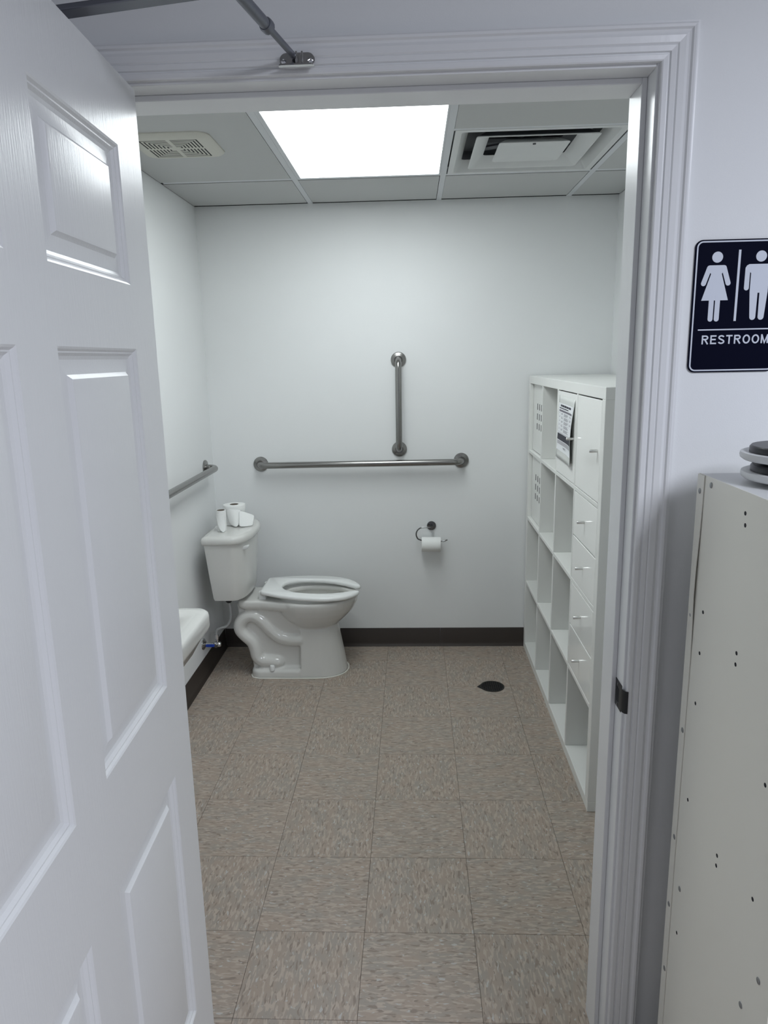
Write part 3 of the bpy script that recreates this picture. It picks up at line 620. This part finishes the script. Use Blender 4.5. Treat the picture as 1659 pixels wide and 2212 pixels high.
# ------------------------------------------------------------------ toilet rolls standing on the tank lid
LZ = 0.7578
rb = thing('toilet_roll', 'big toilet roll with crumpled loose sheets standing on the tank lid', 'toilet roll', (TX + 0.155, -0.235, LZ), 'rolls of toilet paper')
bc_ = (TX + 0.158, -0.225, LZ)
MB().lathe([(0.0215, 0.001), (0.050, 0.0), (0.0525, 0.002), (0.0535, 0.06), (0.056, 0.098), (0.0545, 0.1005), (0.0215, 0.101), (0.0215, 0.001)], bc_, n=40).build('paper', 'tissue', rb, smooth=50)
MB().lathe([(0.021, 0.001), (0.021, 0.1015), (0.0195, 0.1015), (0.0195, 0.001), (0.021, 0.001)], bc_, n=28).build('core', 'card', rb)
def flap(rows, name, parent):
    b = MB(); b.loft([[tuple(p) for p in r] for r in rows], False, False, closed=False); o = b.build(name, 'tissue', parent, smooth=70)
    s_ = o.modifiers.new('t', 'SOLIDIFY'); s_.thickness = 0.0008; s_.offset = 0
    o.modifiers.new('s', 'SUBSURF').levels = 1; o.modifiers['s'].render_levels = 1; return o
def cyl(a, r, z): return Vector((bc_[0] + r * cos(a), bc_[1] + r * sin(a), LZ + z))
def L3(x, y, z): return Vector((TX + x, TY + y, LZ + z))
flap([[L3(0.128, 0.020, 0.086), L3(0.130, 0.010, 0.060), L3(0.138, 0.004, 0.030), L3(0.150, 0.000, 0.010)],
      [L3(0.150, 0.006, 0.090), L3(0.158, -0.004, 0.060), L3(0.166, -0.014, 0.030), L3(0.172, -0.022, 0.004)],
      [L3(0.180, 0.010, 0.088), L3(0.182, -0.002, 0.062), L3(0.186, -0.014, 0.034), L3(0.184, -0.026, 0.0015)],
      [L3(0.204, 0.026, 0.082), L3(0.204, 0.012, 0.062), L3(0.200, -0.002, 0.036), L3(0.194, -0.018, 0.006)]], 'loose_sheet', rb)
flap([[L3(0.190, 0.016, 0.084), L3(0.194, 0.000, 0.056), L3(0.196, -0.014, 0.026), L3(0.196, -0.026, 0.003)],
      [L3(0.214, 0.030, 0.072), L3(0.220, 0.010, 0.050), L3(0.220, -0.008, 0.022), L3(0.222, -0.022, 0.003)],
      [L3(0.242, 0.038, 0.058), L3(0.246, 0.022, 0.040), L3(0.244, 0.004, 0.024), L3(0.246, -0.010, 0.003)],
      [L3(0.264, 0.044, 0.050), L3(0.266, 0.030, 0.036), L3(0.263, 0.014, 0.016), L3(0.264, 0.004, 0.003)]], 'crumpled_sheet', rb)
rs = thing('toilet_roll', 'nearly empty narrow toilet roll standing upright on the tank lid', 'toilet roll', (TX + 0.128, -0.375, LZ), 'rolls of toilet paper')
sc_ = (TX + 0.130, -0.375, LZ)
MB().lathe([(0.0195, 0.001), (0.0222, 0.0), (0.0228, 0.002), (0.0228, 0.101), (0.0222, 0.103), (0.0195, 0.103), (0.0195, 0.001)], sc_, n=32).build('paper', 'tissue', rs, smooth=50)
MB().lathe([(0.0192, 0.001), (0.0192, 0.1032), (0.0178, 0.1032), (0.0178, 0.001), (0.0192, 0.001)], sc_, n=28).build('core', 'card', rs)
rows = []
for j in range(11):                    # loose end wound off the tube, sloping down to a rounded tip on the lid
    v = j / 10; r_ = []; wd = 0.0155 * (1 if v < 0.72 else math.sqrt(max(0.02, 1 - ((v - 0.72) / 0.28) ** 2)))
    for i in range(6):
        u = i / 5 * 2 - 1
        ex = -0.006 + 0.022 * v + u * wd * (1.25 - 0.25 * v); rr_ = 0.0246
        dep = math.sqrt(max(0.0, rr_ ** 2 - min(abs(ex), rr_ * 0.98) ** 2)) * (1 - v) + (0.026 + 0.014 * v) * v
        r_.append(Vector((sc_[0] + ex, sc_[1] - dep, LZ + max(0.0015, 0.090 - 0.0885 * v + 0.006 * u * (1 - v)))))
    rows.append(r_)
flap(rows, 'loose_flap', rs)

# ------------------------------------------------------------------ floor drain
fd = thing('floor_drain', 'round black floor drain grate in the tile floor by the bookcase', 'drain', (-0.224, -0.51, 0))
dc = (-0.224, -0.510); DR = 0.0585
tear = [(dc[0] + DR * cos(a), dc[1] + DR * sin(a)) for a in [radians(-152 + 304 * i / 40) for i in range(41)]] + [(dc[0] - DR - 0.016, dc[1] - 0.004)]
MB().prism(tear, 0.0, 0.0006, lambda u, v, d: (u, v, d)).build('drain_pan', 'hole', fd, smooth=0)
MB().lathe([(0.0585, 0.0006), (0.058, 0.0022), (0.0525, 0.0022), (0.052, 0.0006)], (dc[0], dc[1], 0), n=40).build('rim', 'drain', fd)
gr = MB(); a_ = 0.0066
done = set()
for q in range(-8, 9):
    for r in range(-8, 9):
        hx_, hy_ = a_ * 1.5 * q, a_ * math.sqrt(3) * (r + q / 2)
        if hypot(hx_, hy_) > 0.051: continue
        for k_ in range(6):
            p1 = (hx_ + a_ * cos(k_ * pi / 3), hy_ + a_ * sin(k_ * pi / 3)); p2 = (hx_ + a_ * cos((k_ + 1) * pi / 3), hy_ + a_ * sin((k_ + 1) * pi / 3))
            key = (round((p1[0] + p2[0]) * 1e4), round((p1[1] + p2[1]) * 1e4))
            if key in done or max(hypot(*p1), hypot(*p2)) > 0.054: continue
            done.add(key); d_ = Vector((p2[0] - p1[0], p2[1] - p1[1])).normalized(); nn = Vector((-d_.y, d_.x)) * 0.0010
            gr.prism([(p1[0] + nn.x, p1[1] + nn.y), (p1[0] - nn.x, p1[1] - nn.y), (p2[0] - nn.x, p2[1] - nn.y), (p2[0] + nn.x, p2[1] + nn.y)], 0.0007, 0.0022, lambda u, v, d: (dc[0] + u, dc[1] + v, d))
gr.build('grate', 'drain', fd, smooth=0)

# ------------------------------------------------------------------ restroom sign
sg = thing('restroom_sign', 'navy restroom sign with white woman and man figures on the hall wall', 'sign', (-0.0185, YE, 1.643))
def SG(u, v, d): return (u, YE - d, v)
class Flat(MB):
    """raised sign artwork; each overlapping piece stands a hair prouder than the last"""
    k = 0
    def art(s, poly): s.k += 1; return s.prism(poly, 0.0034, 0.0044 + 0.00003 * s.k, SG)
sx0, sx1, sz0, sz1 = -0.0950, 0.0580, 1.5295, 1.7570
MB().prism(rrect(sx0, sz0, sx1, sz1, 0.013, 8), 0.0005, 0.0035, SG).build('sign_plate', 'navy', sg, bevel=0.0008, seg=2)
def ringmesh(i0, i1, d):
    a = rrect(sx0 + i0, sz0 + i0, sx1 - i0, sz1 - i0, 0.013 - i0, 8); b_ = rrect(sx0 + i1, sz0 + i1, sx1 - i1, sz1 - i1, 0.013 - i1, 8)
    return MB().loft([[SG(u, v, 0.0034) for u, v in a], [SG(u, v, d) for u, v in a], [SG(u, v, d) for u, v in b_], [SG(u, v, 0.0034) for u, v in b_]], False, False)
ringmesh(0.0024, 0.0048, 0.0044).build('sign_border', 'signwhite', sg, smooth=20)
def circ(cx, cz, r, n=24): return [(cx + r * cos(2 * pi * i / n), cz + r * sin(2 * pi * i / n)) for i in range(n)]
def capsule(p, q, r, n=8):
    a = atan2(q[1] - p[1], q[0] - p[0])
    return [(q[0] + r * cos(a - pi / 2 + pi * i / n), q[1] + r * sin(a - pi / 2 + pi * i / n)) for i in range(n + 1)] + [(p[0] + r * cos(a + pi / 2 + pi * i / n), p[1] + r * sin(a + pi / 2 + pi * i / n)) for i in range(n + 1)]
wx = -0.0562; wm = Flat()
wm.art(circ(wx, 1.7275, 0.0093))
wm.art([(wx - 0.0125, 1.714), (wx + 0.0125, 1.714), (wx + 0.0155, 1.7125), (wx + 0.0168, 1.7095), (wx + 0.0092, 1.6995), (wx + 0.0232, 1.6545), (wx - 0.0232, 1.6545), (wx - 0.0092, 1.6995), (wx - 0.0168, 1.7095), (wx - 0.0155, 1.7125)])
for s_ in (-1, 1):
    wm.art(capsule((wx + s_ * 0.0126, 1.7096), (wx + s_ * 0.0213, 1.6835), 0.0043))
    wm.art(capsule((wx + s_ * 0.0054, 1.66), (wx + s_ * 0.0054, 1.6225), 0.0043))
wm.build('woman_figure', 'signwhite', sg, smooth=0)
mx_ = 0.0192; mm = Flat()
mm.art(circ(mx_, 1.7275, 0.0093))
mm.art([(mx_ - 0.0195, 1.7145), (mx_ + 0.0195, 1.7145), (mx_ + 0.0235, 1.7125), (mx_ + 0.0258, 1.7085), (mx_ + 0.0155, 1.6995), (mx_ + 0.0155, 1.666), (mx_ - 0.0155, 1.666), (mx_ - 0.0155, 1.6995), (mx_ - 0.0258, 1.7085), (mx_ - 0.0235, 1.7125)])
for s_ in (-1, 1):
    mm.art(capsule((mx_ + s_ * 0.0217, 1.7075), (mx_ + s_ * 0.0217, 1.6745), 0.0042))
    mm.art([(mx_ + s_ * 0.0016, 1.668), (mx_ + s_ * 0.0155, 1.668), (mx_ + s_ * 0.0124, 1.6250), (mx_ + s_ * 0.0020, 1.6250)])
    mm.art(capsule((mx_ + s_ * 0.0072, 1.640), (mx_ + s_ * 0.0072, 1.6248), 0.0052))
mm.build('man_figure', 'signwhite', sg, smooth=0)
Flat().art([(-0.0203, 1.739), (-0.0162, 1.739), (-0.0162, 1.6185), (-0.0203, 1.6185)]).build('divider_line', 'signwhite', sg, smooth=0)
Flat().art([(-0.0815, 1.6030), (0.0445, 1.6030), (0.0445, 1.6052), (-0.0815, 1.6052)]).build('rule_line', 'signwhite', sg, smooth=0)
# plain grotesque capitals drawn as strokes, one part per letter
LH, SW = 0.0155, 0.00255
def ribbon(fl, pts, x, z, closed=False):
    P_ = [Vector((x + a * LH, z + b_ * LH)) for a, b_ in pts]; n = len(P_); L, R2 = [], []
    for i in range(n):
        pa = P_[i - 1] if (i or closed) else P_[i]; pb = P_[(i + 1) % n] if (i < n - 1 or closed) else P_[i]
        t1 = (P_[i] - pa); t2 = (pb - P_[i]); t1 = t1.normalized() if t1.length > 1e-9 else t2.normalized(); t2 = t2.normalized() if t2.length > 1e-9 else t1
        nn = Vector((-(t1 + t2).y, (t1 + t2).x)).normalized(); k_ = SW / 2 / max(0.5, nn.dot(Vector((-t1.y, t1.x))))
        L.append(P_[i] + nn * k_); R2.append(P_[i] - nn * k_)
    fl.k += 1; d1 = 0.0044 + 0.00003 * fl.k; rings = [[SG(l.x, l.y, 0.0034), SG(l.x, l.y, d1), SG(r.x, r.y, d1), SG(r.x, r.y, 0.0034)] for l, r in zip(L, R2)]
    if closed: rings.append(rings[0])
    fl.loft(rings, not closed, not closed)
h_ = SW / 2 / LH
def el(cx, cz, a, b_, t0, t1, n=14): return [(cx + a * cos(radians(t0 + (t1 - t0) * i / n)), cz + b_ * sin(radians(t0 + (t1 - t0) * i / n))) for i in range(n + 1)]
GL = {
 'R': (0.80, [([(h_, 0), (h_, 1)], 0), ([(h_, 1 - h_), (0.42, 1 - h_)] + el(0.42, 0.73, 0.24, 0.27 - h_, 90, -90) + [(h_, 0.46 + h_)], 0), ([(0.36, 0.50), (0.70, 0.0)], 0)]),
 'E': (0.72, [([(h_, 0), (h_, 1)], 0), ([(h_, 1 - h_), (0.68, 1 - h_)], 0), ([(h_, 0.52), (0.62, 0.52)], 0), ([(h_, h_), (0.69, h_)], 0)]),
 'S': (0.72, [(el(0.36, 0.735, 0.27, 0.265 - h_, 15, 235, 16) + el(0.36, 0.27, 0.29, 0.27 - h_, 60, -165, 18), 0)]),
 'T': (0.74, [([(0.0, 1 - h_), (0.72, 1 - h_)], 0), ([(0.36, 1), (0.36, 0)], 0)]),
 'O': (0.86, [(el(0.42, 0.5, 0.42 - h_, 0.5 - h_ + 0.01, 0, 360, 32)[:-1], 1)]),
 'M': (0.90, [([(h_, 0), (h_, 1)], 0), ([(h_, 0.97), (0.42, 0.06), (0.84 - h_, 0.97)], 0), ([(0.84 - h_, 0), (0.84 - h_, 1)], 0)])}
word = 'RESTROOM'; tot = sum(GL[c][0] for c in word); gap_ = (0.1205 / LH - tot) / len(word); xx_ = -0.0735
for c in word:
    fl_ = Flat()
    for pts, cl_ in GL[c][1]: ribbon(fl_, pts, xx_, 1.5790, cl_)
    fl_.build('letter', 'signwhite', sg, smooth=0); xx_ += (GL[c][0] + gap_) * LH

# ------------------------------------------------------------------ metal cabinet in the hall
CX0, CX1, CYB, CYF, CZ = -0.090, 0.66, -2.460, -2.850, 1.358
mc = thing('metal_cabinet', 'cream enamelled metal cabinet with screw holes along its side in the hall', 'cabinet', (0.28, -2.655, 0))
MB().box((CX0, CYF, 0.04), (CX0 + 0.0012, CYB, CZ)).build('side_panel', 'lockr', mc, smooth=0)
MB().box((CX1 - 0.0012, CYF, 0.04), (CX1, CYB, CZ)).build('side_panel', 'lockr', mc, smooth=0)
MB().box((CX0 + 0.0012, CYF + 0.001, CZ - 0.004), (CX1 - 0.0012, CYB, CZ - 0.0012)).build('top_panel', 'dishw', mc, smooth=0)
MB().box((CX0 + 0.0012, CYB, 0.04), (CX1 - 0.0012, CYB - 0.001, CZ - 0.005)).build('back_panel', 'lockr', mc, smooth=0)
MB().box((CX0 + 0.0012, CYF, 0.05), (CX1 - 0.0012, CYF + 0.018, CZ - 0.006)).build('front_door', 'lockr', mc, bevel=0.003, smooth=0)
bs = MB(); bs.box((CX0 + 0.004, CYF + 0.02, 0), (CX1 - 0.004, CYB - 0.02, 0.045)); bs.build('plinth', 'lockr', mc, smooth=0)
# bent corner flange lapped over the rear edge, slightly sprung open
fl = MB()
rows = []
for i in range(25):
    z = 0.042 + (CZ - 0.001 - 0.042) * i / 24
    gapf = math.exp(-((z - 1.16) / 0.085) ** 2) * 0.0035
    yy = CYB - 0.024 + 0.003 * sin(z * 3.0)
    rows.append([(CX0 - 0.0006, CYB + 0.0008, z), (CX0 - 0.0022, CYB + 0.0002, z), (CX0 - 0.0018 - gapf, yy, z), (CX0 - 0.0004 - gapf, yy, z), (CX0 - 0.0004, CYB - 0.004, z)])
fl.loft(rows); fl.build('corner_flange', 'lockr', mc, smooth=30)
ff = MB(); ff.loft([[(CX0 - 0.0004, CYF + 0.041, z), (CX0 - 0.0016, CYF + 0.040, z), (CX0 - 0.0016, CYF - 0.0008, z), (CX0 + 0.0004, CYF - 0.0008, z)] for z in (0.042, CZ - 0.001)]); ff.build('corner_flange', 'lockr', mc, smooth=0)
holes = [(-2.643, 1.325), (-2.646, 1.307), (-2.520, 1.121), (-2.519, 1.044), (-2.655, 1.103), (-2.655, 1.084), (-2.518, 0.947), (-2.518, 0.752), (-2.651, 0.737), (-2.651, 0.718), (-2.515, 0.459), (-2.775, 0.759), (-2.777, 0.952)]
for y, z in holes: MB().lathe([(0.0034, 0), (0.0034, 0.0003), (0.0001, 0.0003)], (CX0, y, z), (-1, 0, 0), 14).build('screw_hole', 'hole', mc, smooth=0)  # flat dark discs, shade of the holes put into the colour
rv = [(-2.513, 1.345, 0), (-2.472, 1.328, 1), (-2.474, 1.099, 1), (-2.475, 0.870, 1), (-2.474, 0.641, 1), (-2.472, 0.487, 1), (-2.474, 0.336, 1), (-2.513, 0.556, 0), (-2.817, 0.655, 1), (-2.772, 0.564, 0)]
for y, z, f in rv: MB().lathe([(0.0052, 0), (0.0050, 0.0008), (0.0034, 0.0016), (0.0001, 0.0018)], (CX0 - 0.0018 * f, y, z), (-1, 0, 0), 16).build('rivet', 'rivet', mc)
# stacked dishes on the cabinet
for k_, (lab, z0) in enumerate((('lower round white dish with black core on the metal cabinet', CZ + 0.0005), ('upper round white dish with black top stacked on the cabinet', CZ + 0.0305))):
    c = (0.030 - 0.002 * k_, -2.580 + 0.004 * k_, z0)
    ds = thing('round_dish', lab, 'dish', c, 'round white dishes')
    MB().lathe([(0.0001, 0.001), (0.060, 0.0), (0.066, 0.003), (0.090, 0.0065), (0.0945, 0.010), (0.0955, 0.014), (0.0945, 0.0185), (0.092, 0.0195), (0.084, 0.0185), (0.0001, 0.0175)], c, n=56).build('plate', 'dishw', ds, smooth=45)
    MB().lathe([(0.0815, 0.0182), (0.0815, 0.0265), (0.079, 0.0295), (0.0001, 0.030)], c, n=56).build('core', 'black', ds, smooth=45)
